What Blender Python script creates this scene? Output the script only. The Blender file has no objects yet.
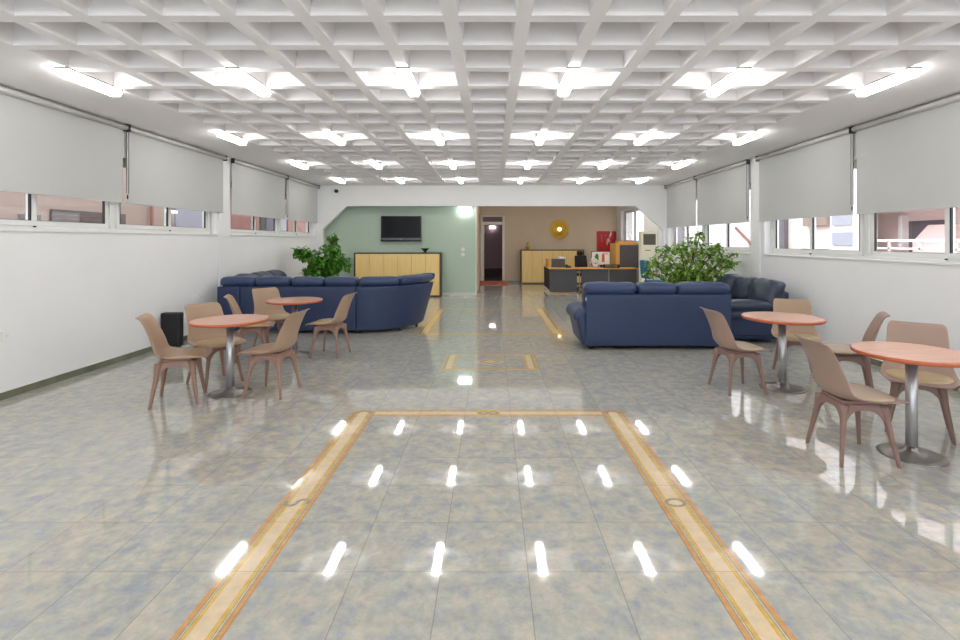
import bpy, bmesh, math, random
from mathutils import Vector, Matrix, noise
random.seed(7)
C = bpy.context.scene.collection
S = bpy.context.scene
R = math.radians
PI = math.pi

# ------------------------------------------------------------------ camera, world, exposure
cd = bpy.data.cameras.new('camera'); cam = bpy.data.objects.new('camera', cd); C.objects.link(cam)
cam.location = (0, 0, 1.55); cam.rotation_euler = (PI/2, 0, 0)
cd.sensor_width = 36; cd.lens = 495/960*36
cd.shift_x = -12/960; cd.shift_y = -79.5/960
cd.clip_start = 0.05; cd.clip_end = 200
S.camera = cam
w = bpy.data.worlds.new('sky'); S.world = w; w.use_nodes = True
bg = w.node_tree.nodes['Background']; bg.inputs[0].default_value = (0.93, 0.95, 1.0, 1); bg.inputs[1].default_value = 3.0
S.view_settings.view_transform = 'Standard'; S.view_settings.look = 'None'
S.view_settings.gamma = 1; S.view_settings.use_curve_mapping = False
S.view_settings.exposure = 0.54
LAMP = 15.0          # strength of the tubes in the ceiling lamps

# ------------------------------------------------------------------ materials
def srgb(r, g, b):
    f = lambda c: (c/255/12.92) if c/255 <= 0.04045 else ((c/255+0.055)/1.055)**2.4
    return (f(r), f(g), f(b), 1)
def mat(name, col, rough=0.5, metal=0, var=0.0, scale=8, bump=0, bscale=60, col2=None, spec=0.5, coat=0, stretch=None):
    m = bpy.data.materials.new(name); m.use_nodes = True
    nt = m.node_tree; b = nt.nodes['Principled BSDF']
    b.inputs['Roughness'].default_value = rough; b.inputs['Metallic'].default_value = metal
    b.inputs['Specular IOR Level'].default_value = spec
    b.inputs['Coat Weight'].default_value = coat
    tc = nt.nodes.new('ShaderNodeTexCoord')
    src = tc.outputs['Object']
    if stretch:
        mp = nt.nodes.new('ShaderNodeMapping'); mp.inputs['Scale'].default_value = stretch
        nt.links.new(src, mp.inputs[0]); src = mp.outputs[0]
    c2 = col2 or tuple(min(1, c*(1-var)) for c in col[:3])+(1,)
    n = nt.nodes.new('ShaderNodeTexNoise'); n.inputs['Scale'].default_value = scale; n.inputs['Detail'].default_value = 5
    nt.links.new(src, n.inputs['Vector'])
    r = nt.nodes.new('ShaderNodeValToRGB'); r.color_ramp.elements[0].position = .35; r.color_ramp.elements[1].position = .65
    r.color_ramp.elements[0].color = c2; r.color_ramp.elements[1].color = col
    nt.links.new(n.outputs[0], r.inputs[0]); nt.links.new(r.outputs[0], b.inputs['Base Color'])
    if bump:
        n2 = nt.nodes.new('ShaderNodeTexNoise'); n2.inputs['Scale'].default_value = bscale; n2.inputs['Detail'].default_value = 4
        nt.links.new(tc.outputs['Object'], n2.inputs['Vector'])
        bp = nt.nodes.new('ShaderNodeBump'); bp.inputs['Strength'].default_value = bump; bp.inputs['Distance'].default_value = .01
        nt.links.new(n2.outputs[0], bp.inputs['Height']); nt.links.new(bp.outputs[0], b.inputs['Normal'])
    return m
def emit(name, col, s):
    m = bpy.data.materials.new(name); m.use_nodes = True; nt = m.node_tree
    b = nt.nodes['Principled BSDF']; b.inputs['Base Color'].default_value = col
    b.inputs['Emission Color'].default_value = col; b.inputs['Emission Strength'].default_value = s
    m['lit'] = 1
    return m
def glass(name):
    m = bpy.data.materials.new(name); m.use_nodes = True; nt = m.node_tree; nt.nodes.clear()
    o = nt.nodes.new('ShaderNodeOutputMaterial'); mx = nt.nodes.new('ShaderNodeMixShader')
    t = nt.nodes.new('ShaderNodeBsdfTransparent'); g = nt.nodes.new('ShaderNodeBsdfGlossy'); g.inputs['Roughness'].default_value = .01
    t.inputs[0].default_value = (.93, .95, .95, 1)
    lw = nt.nodes.new('ShaderNodeLayerWeight'); lw.inputs[0].default_value = .5
    pw = nt.nodes.new('ShaderNodeMath'); pw.operation = 'POWER'; pw.inputs[1].default_value = 4.5; nt.links.new(lw.outputs['Facing'], pw.inputs[0])
    f = nt.nodes.new('ShaderNodeMath'); f.operation = 'MULTIPLY_ADD'; f.inputs[1].default_value = .85; f.inputs[2].default_value = .05; nt.links.new(pw.outputs[0], f.inputs[0])
    nt.links.new(f.outputs[0], mx.inputs[0]); nt.links.new(t.outputs[0], mx.inputs[1]); nt.links.new(g.outputs[0], mx.inputs[2])
    nt.links.new(mx.outputs[0], o.inputs[0]); return m

PX, PY, OX, OY = .4083, .407, -.24, 2.316          # tile pitch and origin of the floor
def floor_mat(name, colA, colB, colC=None, rough=.035, mottle=3.2):
    m = bpy.data.materials.new(name); m.use_nodes = True; nt = m.node_tree; N = nt.nodes; L = nt.links
    b = N['Principled BSDF']; tc = N.new('ShaderNodeTexCoord'); sp = N.new('ShaderNodeSeparateXYZ')
    L.new(tc.outputs['Object'], sp.inputs[0])
    def mth(op, a, bb=None):
        q = N.new('ShaderNodeMath'); q.operation = op
        if hasattr(a, 'links'): L.new(a, q.inputs[0])
        else: q.inputs[0].default_value = a
        if bb is not None:
            if hasattr(bb, 'links'): L.new(bb, q.inputs[1])
            else: q.inputs[1].default_value = bb
        return q.outputs[0]
    def cell(out, o, p):
        u = mth('DIVIDE', mth('SUBTRACT', out, o), p)
        return mth('FRACT', mth('ADD', u, 100.0)), mth('FLOOR', mth('ADD', u, 100.0))
    fx, ix = cell(sp.outputs[0], OX, PX); fy, iy = cell(sp.outputs[1], OY, PY)
    def edge(f, p, wd):
        d = mth('MULTIPLY', mth('MINIMUM', f, mth('SUBTRACT', 1.0, f)), p)
        return mth('LESS_THAN', d, wd)
    seam = mth('MAXIMUM', edge(fx, PX, .0021), edge(fy, PY, .0016))
    cv = N.new('ShaderNodeCombineXYZ'); L.new(ix, cv.inputs[0]); L.new(iy, cv.inputs[1])
    wn = N.new('ShaderNodeTexWhiteNoise'); L.new(cv.outputs[0], wn.inputs[0])
    off = N.new('ShaderNodeVectorMath'); off.operation = 'MULTIPLY_ADD'
    L.new(wn.outputs[1], off.inputs[0]); off.inputs[1].default_value = (3, 3, 3); L.new(tc.outputs['Object'], off.inputs[2])
    n1 = N.new('ShaderNodeTexNoise'); n1.inputs['Scale'].default_value = mottle*2; n1.inputs['Detail'].default_value = 7; n1.inputs['Roughness'].default_value = .68; n1.inputs['Distortion'].default_value = .25
    L.new(off.outputs[0], n1.inputs['Vector'])
    r1 = N.new('ShaderNodeValToRGB'); e = r1.color_ramp.elements
    e[0].position = .36; e[0].color = colA; e[1].position = .64; e[1].color = colB
    if colC: k = e.new(.5); k.color = colC
    L.new(n1.outputs[0], r1.inputs[0])
    n2 = N.new('ShaderNodeTexNoise'); n2.inputs['Scale'].default_value = 16; n2.inputs['Detail'].default_value = 6; n2.inputs['Roughness'].default_value = .7
    L.new(off.outputs[0], n2.inputs['Vector'])
    r2 = N.new('ShaderNodeValToRGB'); r2.color_ramp.elements[0].position = .3; r2.color_ramp.elements[0].color = (.88, .88, .88, 1); r2.color_ramp.elements[1].position = .7; r2.color_ramp.elements[1].color = (1.08, 1.08, 1.08, 1)
    L.new(n2.outputs[0], r2.inputs[0])
    mu = N.new('ShaderNodeMix'); mu.data_type = 'RGBA'; mu.blend_type = 'MULTIPLY'; mu.inputs[0].default_value = 1
    L.new(r1.outputs[0], mu.inputs[6]); L.new(r2.outputs[0], mu.inputs[7])
    mx = N.new('ShaderNodeMix'); mx.data_type = 'RGBA'; L.new(mth('MULTIPLY', seam, .5), mx.inputs[0])
    L.new(mu.outputs[2], mx.inputs[6]); mx.inputs[7].default_value = srgb(112, 104, 88)
    L.new(mx.outputs[2], b.inputs['Base Color'])
    b.inputs['Roughness'].default_value = rough; b.inputs['IOR'].default_value = 2.0
    return m

M = {}
M['wall'] = mat('white_plaster', srgb(238, 238, 238), .85, var=.02, scale=2, bump=.05, bscale=90)
M['ceil'] = mat('ceiling_paint', srgb(241, 238, 239), .9, var=.01, scale=3, bump=.08, bscale=40)
M['green'] = mat('sage_paint', srgb(190, 208, 190), .8, var=.03, scale=2)
M['taupe'] = mat('taupe_paint', srgb(220, 202, 176), .8, var=.04, scale=2)
M['floor'] = floor_mat('polished_tile', srgb(163, 168, 174), srgb(200, 192, 176), srgb(182, 182, 172), mottle=5)
M['inl_o'] = floor_mat('inlay_orange', srgb(208, 150, 88), srgb(222, 170, 110), rough=.06, mottle=10)
M['inl_y'] = floor_mat('inlay_gold', srgb(212, 170, 84), srgb(226, 192, 118), rough=.06, mottle=10)
M['inl_g'] = floor_mat('inlay_grey', srgb(140, 140, 120), srgb(176, 172, 150), rough=.06, mottle=30)
M['inl_c'] = floor_mat('inlay_cream', srgb(232, 204, 162), srgb(226, 208, 178), rough=.06, mottle=10)
M['skirt'] = mat('skirting_tile', srgb(126, 130, 108), .25, scale=5, col2=srgb(104, 108, 92))
M['line'] = mat('white_trim', srgb(225, 225, 218), .5, var=.02)
M['blind'] = mat('blind_fabric', srgb(194, 195, 193), .9, var=.03, scale=1.5, bump=.05, bscale=400)
M['alu'] = mat('white_aluminium', srgb(228, 229, 226), .35, var=.02)
M['tube'] = mat('blind_tube', srgb(205, 203, 200), .35, metal=.3, var=.03)
M['dark'] = mat('dark_plastic', srgb(38, 37, 38), .45, var=.2)
M['gasket'] = mat('black_gasket', srgb(52, 48, 50), .6, var=.1)
M['glass'] = glass('window_glass')
M['steel'] = mat('brushed_steel', srgb(190, 190, 192), .38, metal=.8, var=.03, scale=30)
M['steelb'] = mat('worn_steel_base', srgb(160, 158, 152), .3, metal=.85, var=.18, scale=8)
M['wood'] = mat('cherry_laminate', srgb(222, 160, 128), .22, scale=5, col2=srgb(212, 146, 112), stretch=(1, 6, 1), coat=.3)
M['wedge'] = mat('cherry_edge', srgb(192, 100, 62), .35, var=.12, scale=10)
M['shell'] = mat('taupe_plastic', srgb(170, 142, 118), .42, var=.04, scale=3)
M['leg'] = mat('taupe_leg_plastic', srgb(150, 116, 100), .45, var=.05, scale=4)
M['pad'] = mat('seat_pad_leatherette', srgb(182, 160, 122), .4, var=.06, scale=6, bump=.1, bscale=120)
M['padb'] = mat('seat_pad_pale', srgb(196, 176, 152), .4, var=.06, scale=6, bump=.1, bscale=120)
M['padt'] = mat('seat_pad_tan', srgb(176, 148, 120), .4, var=.06, scale=6, bump=.1, bscale=120)
M['shellg'] = mat('greyish_taupe_plastic', srgb(160, 134, 120), .42, var=.04, scale=3)
M['legg'] = mat('mauve_brown_leg_plastic', srgb(138, 108, 98), .45, var=.05, scale=4)
M['navy'] = mat('navy_leather', srgb(52, 68, 104), .40, var=.14, scale=3, bump=.25, bscale=30)
M['navyp'] = mat('navy_back_leather', srgb(42, 57, 92), .48, var=.08, scale=2, bump=.12, bscale=60)
M['navyd'] = mat('dark_navy_leather', srgb(46, 56, 78), .36, var=.2, scale=5, bump=.5, bscale=14)
M['maple'] = mat('maple_laminate', srgb(252, 222, 150), .42, scale=3, col2=srgb(246, 210, 136), stretch=(9, 9, .6))
M['maple2'] = mat('beech_laminate', srgb(226, 172, 92), .4, scale=3, col2=srgb(216, 160, 82), stretch=(1, 1, 6))
M['frame'] = mat('wenge_frame', srgb(86, 72, 56), .5, var=.15)
M['char'] = mat('charcoal_panel', srgb(84, 84, 88), .55, var=.05)
M['tv'] = mat('tv_screen', srgb(12, 11, 15), .2, var=.1, spec=.2)
M['tvf'] = mat('tv_bezel', srgb(20, 20, 22), .25, var=.1)
M['tvs'] = mat('tv_stand_bar', srgb(120, 122, 125), .3, metal=.5)
M['vase_g'] = mat('green_glazed_bowl', srgb(22, 62, 50), .15, var=.2)
M['vase_y'] = mat('yellow_ceramic', srgb(196, 168, 66), .3, var=.15)
M['gold'] = mat('gold_leaf', srgb(232, 184, 48), .35, metal=.35, var=.2, scale=20)
M['gold2'] = mat('bright_gold', srgb(236, 190, 50), .3, metal=.6, var=.15, scale=20)
M['red'] = mat('red_canvas', srgb(206, 22, 26), .35, scale=5, col2=srgb(170, 8, 16))
M['orange'] = mat('orange_paint', srgb(232, 96, 50), .5, var=.2)
M['pinkish'] = mat('pale_pink_paint', srgb(240, 178, 166), .5, var=.1)
M['cream'] = mat('cream_enamel', srgb(232, 228, 204), .4, var=.03)
M['grille'] = mat('grey_grille', srgb(96, 92, 74), .5, var=.1)
M['teal'] = mat('teal_fabric', srgb(30, 120, 146), .7, col2=srgb(24, 84, 120), scale=14)
M['stain'] = mat('black_mesh', srgb(30, 30, 33), .6, var=.2)
M['leaf'] = mat('leaf_green', srgb(108, 168, 54), .4, scale=9, col2=srgb(54, 118, 32))
M['leafy'] = mat('leaf_yellow_green', srgb(158, 192, 74), .4, scale=9, col2=srgb(84, 134, 42))
M['bark'] = mat('bark', srgb(110, 88, 62), .8, var=.3, scale=20)
M['pot'] = mat('terracotta_pot', srgb(150, 92, 66), .7, var=.15)
M['soil'] = mat('soil', srgb(50, 38, 28), .95, var=.3, scale=40)
M['white'] = mat('white_plastic', srgb(238, 238, 234), .35, var=.02)
M['paper'] = mat('white_paper', srgb(236, 232, 228), .7, var=.03)
M['terr'] = mat('terracotta_step', srgb(196, 96, 54), .4, scale=10, col2=srgb(176, 76, 44))
M['doorf'] = mat('cream_door_frame', srgb(244, 238, 224), .45, var=.03)
M['mauve'] = mat('mauve_paint', srgb(150, 124, 130), .7, var=.06)
M['brown'] = mat('dark_brown_wood', srgb(64, 46, 44), .5, var=.2)
M['bronze'] = mat('lamp_base', srgb(150, 136, 122), .5, var=.1)
M['lampe'] = emit('lamp_diffuser', (1, .985, .955, 1), LAMP)
M['lampw'] = emit('wall_lamp_diffuser', (.95, .98, 1, 1), 9)
M['lampc'] = emit('corridor_lamp_diffuser', (1, .95, .98, 1), 12)
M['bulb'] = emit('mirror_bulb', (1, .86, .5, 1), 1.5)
M['fpink'] = mat('facade_pink', srgb(250, 230, 226), .85, var=.03, scale=1)
M['fwhite'] = mat('facade_white', srgb(250, 246, 246), .85, var=.03, scale=1)
M['fgrey'] = mat('facade_shutter_grey', srgb(176, 178, 192), .6, var=.08, scale=2)
M['fdark'] = mat('facade_dark_panel', srgb(110, 104, 112), .6, var=.1, scale=2)
M['fbrown'] = mat('facade_salmon', srgb(162, 142, 132), .85, var=.05, scale=1)
M['fbrick'] = mat('facade_red_brown', srgb(150, 104, 96), .85, var=.12, scale=3)
M['fsteel'] = mat('facade_blue_grey', srgb(138, 134, 148), .5, var=.1, scale=3)
M['fdk'] = mat('facade_dark_louvre', srgb(92, 82, 82), .6, var=.2, scale=3)
M['ground'] = mat('outside_asphalt', srgb(140, 136, 132), .9, var=.1, scale=2)

# ------------------------------------------------------------------ mesh helpers
class MB:
    def __init__(s): s.v = []; s.f = []; s.m = []; s.mi = 0
    def add(s, verts, faces):
        o = len(s.v); s.v += [tuple(p) for p in verts]
        for f in faces: s.f.append([i+o for i in f]); s.m.append(s.mi)
        return s
    def box(s, x0, x1, y0, y1, z0, z1):
        return s.add([(x, y, z) for z in (z0, z1) for x, y in ((x0, y0), (x1, y0), (x1, y1), (x0, y1))],
                     [(3, 2, 1, 0), (4, 5, 6, 7), (0, 1, 5, 4), (1, 2, 6, 5), (2, 3, 7, 6), (3, 0, 4, 7)])
    def prism(s, pts, axis, a, b):
        f = {'x': lambda p, t: (t, p[0], p[1]), 'y': lambda p, t: (p[0], t, p[1]), 'z': lambda p, t: (p[0], p[1], t)}[axis]
        n = len(pts)
        return s.add([f(p, a) for p in pts]+[f(p, b) for p in pts],
                     [tuple(range(n))[::-1], tuple(range(n, 2*n))]+[(i, (i+1) % n, (i+1) % n+n, i+n) for i in range(n)])
    def lathe(s, prof, c=(0, 0, 0), n=32):
        vs = []; fs = []
        for r, z in prof:
            for i in range(n):
                a = 2*PI*i/n; vs.append((c[0]+r*math.cos(a), c[1]+r*math.sin(a), c[2]+z))
        for j in range(len(prof)-1):
            for i in range(n):
                fs.append((j*n+i, j*n+(i+1) % n, (j+1)*n+(i+1) % n, (j+1)*n+i))
        fs.append(tuple(range(n))[::-1]); fs.append(tuple((len(prof)-1)*n+i for i in range(n)))
        return s.add(vs, fs)
    def tube(s, pts, rads, n=8):
        pts = [Vector(p) for p in pts]
        if not hasattr(rads, '__len__'): rads = [rads]*len(pts)
        vs = []; fs = []; up = None
        for i, p in enumerate(pts):
            d = (pts[min(i+1, len(pts)-1)]-pts[max(i-1, 0)]).normalized()
            if up is None: up = Vector((0, 0, 1)) if abs(d.z) < .9 else Vector((1, 0, 0))
            a = d.cross(up).normalized(); b = a.cross(d).normalized(); up = b
            for k in range(n):
                t = 2*PI*k/n; vs.append(p+(a*math.cos(t)+b*math.sin(t))*rads[i])
        for i in range(len(pts)-1):
            for k in range(n):
                fs.append((i*n+k, i*n+(k+1) % n, (i+1)*n+(k+1) % n, (i+1)*n+k))
        fs.append(tuple(range(n))[::-1]); fs.append(tuple((len(pts)-1)*n+k for k in range(n)))
        return s.add(vs, fs)
    def rbox(s, c, size, r=.03, bulge=(0, 0, 0), n=3, seg=.09, fn=None, wr=0, ws=5):
        """rounded box with pillow bulge; fn maps every point"""
        h = [q/2 for q in size]; r = min([r]+[q*.98 for q in h])
        ax = []
        for q in h:
            inn = q-r; m = max(1, int(2*inn/seg)+1)
            L = [-q+r*(1-math.cos(PI/2*i/n))*.0+r*i/n for i in range(n)]+[-inn+2*inn*i/m for i in range(m+1)]+[inn+r*(i+1)/n for i in range(n)]
            ax.append(L)
        idx = {}; vs = []; fs = []
        def vid(i, j, k):
            key = (i, j, k)
            if key in idx: return idx[key]
            p = Vector((ax[0][i], ax[1][j], ax[2][k]))
            q = Vector([max(-(h[a]-r), min(h[a]-r, p[a])) for a in range(3)])
            d = p-q
            if d.length > 1e-9: p = q+d.normalized()*r
            u = [p[a]/h[a] for a in range(3)]
            o = Vector((0, 0, 0))
            for a in range(3):
                b, e = (a+1) % 3, (a+2) % 3
                o[a] = bulge[a]*u[a]*max(0, 1-u[b]**2)*max(0, 1-u[e]**2)
            p = p+o
            if wr:
                t = noise.noise_vector((p+Vector(c))*ws); p = p+t*wr
            p = p+Vector(c)
            idx[key] = len(vs); vs.append(tuple(fn(p) if fn else p)); return idx[key]
        nx, ny, nz = [len(a)-1 for a in ax]
        for i in range(nx):
            for j in range(ny):
                fs.append((vid(i, j+1, 0), vid(i+1, j+1, 0), vid(i+1, j, 0), vid(i, j, 0)))
                fs.append((vid(i, j, nz), vid(i+1, j, nz), vid(i+1, j+1, nz), vid(i, j+1, nz)))
        for i in range(nx):
            for k in range(nz):
                fs.append((vid(i, 0, k), vid(i+1, 0, k), vid(i+1, 0, k+1), vid(i, 0, k+1)))
                fs.append((vid(i, ny, k+1), vid(i+1, ny, k+1), vid(i+1, ny, k), vid(i, ny, k)))
        for j in range(ny):
            for k in range(nz):
                fs.append((vid(0, j, k+1), vid(0, j+1, k+1), vid(0, j+1, k), vid(0, j, k)))
                fs.append((vid(nx, j, k), vid(nx, j+1, k), vid(nx, j+1, k+1), vid(nx, j, k+1)))
        return s.add(vs, fs)
    def build(s, name, mats, parent=None, smooth=False, bevel=0, sub=0, solid=0, loc=None, recalc=False):
        me = bpy.data.meshes.new(name); me.from_pydata(s.v, [], s.f)
        if not isinstance(mats, (list, tuple)): mats = [mats]
        for m in mats: me.materials.append(m)
        for p, k in zip(me.polygons, s.m): p.material_index = k
        bm = bmesh.new(); bm.from_mesh(me)
        bmesh.ops.remove_doubles(bm, verts=bm.verts, dist=1e-6)
        bmesh.ops.recalc_face_normals(bm, faces=bm.faces)
        bm.to_mesh(me); bm.free()
        if smooth: me.polygons.foreach_set('use_smooth', [True]*len(me.polygons))
        o = bpy.data.objects.new(name, me); C.objects.link(o)
        if parent: o.parent = parent
        if loc: o.location = loc
        if solid:
            q = o.modifiers.new('solid', 'SOLIDIFY'); q.thickness = solid; q.offset = 0
        if bevel:
            q = o.modifiers.new('bevel', 'BEVEL'); q.width = bevel; q.segments = 2; q.limit_method = 'ANGLE'
        if sub:
            q = o.modifiers.new('sub', 'SUBSURF'); q.levels = sub; q.render_levels = sub
        return o

def thing(name, label, cat, loc=(0, 0, 0), rz=0, group=None):
    o = bpy.data.objects.new(name, None); C.objects.link(o); o.empty_display_size = .1
    o.location = loc; o.rotation_euler = (0, 0, rz); o['label'] = label; o['category'] = cat
    if group: o['group'] = group
    return o
def tag(o, label, cat, group=None):
    o['label'] = label; o['category'] = cat
    if group: o['group'] = group
    return o
def struct(name, mb, m, parent=None, **k):
    o = mb.build(name, m, parent, **k)
    if not parent: o['kind'] = 'structure'
    return o
def kids(o): return [c for c in o.children]
def copy_tree(o, parent=None):
    c = o.copy(); C.objects.link(c); c.parent = parent
    for ch in kids(o): copy_tree(ch, c)
    return c

# ------------------------------------------------------------------ room dimensions
XL, XR = -4.77, 4.78
YB, Y1, Y2 = -3.0, 13.50, 18.2       # rear of room, beam wall, far wall
H = 3.05

# floor
struct('floor', MB().box(XL-.25, XR+.25, YB-.2, Y2, -.2, 0), M['floor'])
# inlays (3 mm proud stone strips, flush looking)
PROF = [(0, .115, 0), (.115, .15, 2), (.15, .18, 1), (.18, .22, 1), (.22, .255, 1), (.255, .30, 0), (.30, .70, 3), (.70, .745, 0), (.745, .80, 1), (.80, .85, 2), (.85, .885, 2), (.885, 1.0, 0)]
PROF = [(0, .12, 0), (.12, .155, 2), (.155, .175, 3), (.175, .2, 2), (.2, .3, 1), (.3, .68, 3), (.68, .79, 1), (.79, .815, 2), (.815, .84, 3), (.84, .88, 2), (.88, 1, 0)]
IM = [M['inl_o'], M['inl_y'], M['inl_g'], M['inl_c']]
TH = .0012
def strip_y(mb, x0, x1, y0, y1, prof=PROF):
    for a, b, k in prof:
        mb.mi = k; mb.box(x0+(x1-x0)*a, x0+(x1-x0)*b, y0, y1, -.004, TH)
def strip_x(mb, x0, x1, y0, y1, prof=PROF):
    for a, b, k in prof:
        mb.mi = k; mb.box(x0, x1, y0+(y1-y0)*a, y0+(y1-y0)*b, -.004, TH)
def ring(mb, cx, cy, r0, r1, k, a0=0, a1=360, z=TH, sy=1):
    mb.mi = k; n = 20; vs = []; fs = []
    for i in range(n+1):
        a = R(a0+(a1-a0)*i/n)
        for r in (r0, r1): vs.append((cx+r*math.cos(a), cy+r*sy*math.sin(a), z)); vs.append((cx+r*math.cos(a), cy+r*sy*math.sin(a), -.004))
    for i in range(n):
        q = i*4; fs += [(q, q+2, q+6, q+4), (q+2, q+3, q+7, q+6), (q+1, q, q+4, q+5), (q+3, q+1, q+5, q+7)]
    mb.add(vs, fs)
XA, XB = -1.052, .985      # inner edges of the long strips
mb = MB()
strip_y(mb, XA-.2, XA, -.6, 4.43)
ring(mb, XA-.1-.033, 2.925, .022, .045, 2, 150, 360, TH+.0006); ring(mb, XA-.1+.033, 2.925, .022, .045, 2, -30, 180, TH+.0009)
ring(mb, XA-.1, 4.43, .072, .1, 0, 0, 180); ring(mb, XA-.1, 4.43, .045, .072, 2, 0, 180); ring(mb, XA-.1, 4.43, .0, .045, 3, 0, 180)
struct('trim_1', mb, IM)
mb = MB()
strip_y(mb, XB, XB+.2, -.6, 4.43)
ring(mb, XB+.1, 2.925, .042, .065, 2, 0, 360, TH+.0006, .7); ring(mb, XB+.1, 2.925, .065, .075, 1, 0, 360, TH+.0004, .7)
ring(mb, XB+.1, 4.43, .072, .1, 0, 0, 180); ring(mb, XB+.1, 4.43, .045, .072, 2, 0, 180); ring(mb, XB+.1, 4.43, .0, .045, 3, 0, 180)
struct('trim_2', mb, IM)
mb = MB(); strip_x(mb, XA, -.14, 4.36, 4.53); strip_x(mb, .07, XB, 4.36, 4.53)
mb.mi = 1; mb.box(-.14, .07, 4.36, 4.53, -.004, TH)
for s in (-1, 1): ring(mb, -.035+s*.045, 4.445, .025, .048, 2, 0, 360, TH+.0006)
struct('trim_3', mb, IM)
# small rectangle with lozenge
mb = MB()
P2 = [(0, .18, 1), (.18, .30, 2), (.30, .82, 3), (.82, 1, 1)]
strip_y(mb, -.61, -.47, 5.98, 6.70, P2); strip_y(mb, .42, .56, 5.98, 6.70, [(1-b, 1-a, k) for a, b, k in P2])
mb.mi = 1; mb.box(-.61, .56, 5.94, 5.98, -.004, TH); mb.box(-.61, .56, 6.70, 6.74, -.004, TH)
def loz(hx, hy, k, z):
    mb.mi = k; mb.prism([(-.025-hx, 6.33), (-.025, 6.33-hy), (-.025+hx, 6.33), (-.025, 6.33+hy)], 'z', -.004, z)
loz(.19, .17, 3, TH); loz(.15, .13, 2, TH+.0005); loz(.11, .09, 3, TH+.001)
struct('trim_4', mb, IM)
mb = MB()
strip_y(mb, XA-.2, XA, 8.26, 11.2, P2+[]); struct('trim_5', mb, IM)
mb = MB(); strip_y(mb, XB, XB+.2, 8.26, 11.2, [(1-b, 1-a, k) for a, b, k in P2]); struct('trim_6', mb, IM)
mb = MB(); mb.mi = 1; mb.box(XA-.35, XB+.28, 8.17, 8.25, -.004, TH); mb.box(XA-.2, XB+.2, 11.2, 11.26, -.004, TH); struct('trim_7', mb, IM)

# walls with window bays.  bay = (y0, y1, z0, z1)
def side_wall(name, X, sgn, bays, pil, extra=[]):
    mb = MB(); T = .25
    xa, xb = (X, X+sgn*T) if sgn > 0 else (X-T, X)
    cuts = [YB-.2]
    for b in sorted(bays): cuts += [b[0], b[1]]
    cuts.append(Y2+.25)
    for i in range(0, len(cuts), 2): mb.box(xa, xb, cuts[i], cuts[i+1], 0, H+.4)
    for y0, y1, z0, z1 in bays:
        mb.box(xa, xb, y0, y1, 0, z0); mb.box(xa, xb, y0, y1, z1, H+.4)
    for p0, p1 in pil: mb.box(X-.028 if sgn > 0 else X, X if sgn > 0 else X+.028, p0, p1, 0, H)
    return struct(name, mb, M['wall'])
ZT = 2.62
side_wall('wall_left', XL, -1, [(-2.6, 3.8, 1.66, ZT), (4.1, 8.58, 1.66, ZT), (9.03, 13.36, 1.66, ZT)], [(8.62, 8.78)])  # first bay is out of view, added for daylight
side_wall('wall_right', XR, 1, [(-2.6, 3.8, 1.31, ZT), (4.1, 8.68, 1.31, ZT), (9.14, 13.40, 1.31, ZT), (14.75, 17.75, 1.35, 2.68)], [(8.80, 8.92)])  # first bay here is likewise an unseen addition for daylight
mb = MB(); mb.box(XL, XR, YB-.2, YB, 0, .3); mb.box(XL, XR, YB-.2, YB, 2.8, H+.4); mb.box(XL, -4.3, YB-.2, YB, .3, 2.8); mb.box(4.3, XR, YB-.2, YB, .3, 2.8)  # wide opening out of view, added to let sky light in
struct('wall_rear', mb, M['wall'])
# far taupe wall with door opening
DX0, DX1, DH = -.36, .40, 2.42
mb = MB(); mb.box(XL, DX0, Y2, Y2+.2, 0, H+.1); mb.box(DX1, XR, Y2, Y2+.2, 0, H+.1); mb.box(DX0, DX1, Y2, Y2+.2, DH, H+.1)
struct('wall_back', mb, M['taupe'])
# beam wall with chamfered opening
op = [(-4.62, 0), (-4.62, 1.86), (-3.97, 2.49), (3.92, 2.49), (4.68, 1.84), (4.68, 0)]
mb = MB(); poly = [(XL, 0), (XL, H), (XR, H), (XR, 0)]+op[::-1]
ya, yb = Y1, Y1+.12
V = []; n = len(poly)
# build as explicit quads to avoid a concave n-gon
mb.box(XL, -4.62, ya, yb, 0, 1.86); mb.box(4.68, XR, ya, yb, 0, 1.84)
mb.prism([(XL, 1.86), (-4.62, 1.86), (-3.97, 2.49), (-3.97, H), (XL, H)], 'y', ya, yb)
mb.prism([(-3.97, 2.49), (3.92, 2.49), (3.92, H), (-3.97, H)], 'y', ya, yb)
mb.prism([(3.92, 2.49), (4.68, 1.84), (XR, 1.84), (XR, H), (3.92, H)], 'y', ya, yb)
struct('wall_beam', mb, M['wall'])
# sage partition
GY = 13.98; GX = -.44
mb = MB(); mb.mi = 0; mb.box(XL, GX-.02, GY, GY+.1, 0, H); mb.mi = 1; mb.box(GX-.10, GX, GY+.1, Y2, 0, H)
mb.mi = 2; mb.box(GX-.03, GX, GY-.005, GY+.1, 0, H)
struct('wall_partition', mb, [M['green'], M['taupe'], M['line']])
# skirtings
def skirt(name, x0, x1, y0, y1, wide):
    mb = MB(); mb.mi = 0; mb.box(x0, x1, y0, y1, 0, .072); mb.mi = 1; mb.box(x0, x1, y0, y1, .072, .08)
    return struct(name, mb, [M['skirt'], M['line']])
skirt('baseboard_left', XL, XL+.014, YB, Y1, 1); skirt('baseboard_right', XR-.014, XR, YB, Y1, 1)
skirt('baseboard_back', DX1+.08, XR, Y2-.014, Y2, 1)
mb = MB(); mb.box(XL, GX-.02, GY-.012, GY, 0, .08); struct('baseboard_partition', mb, M['line'])

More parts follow.
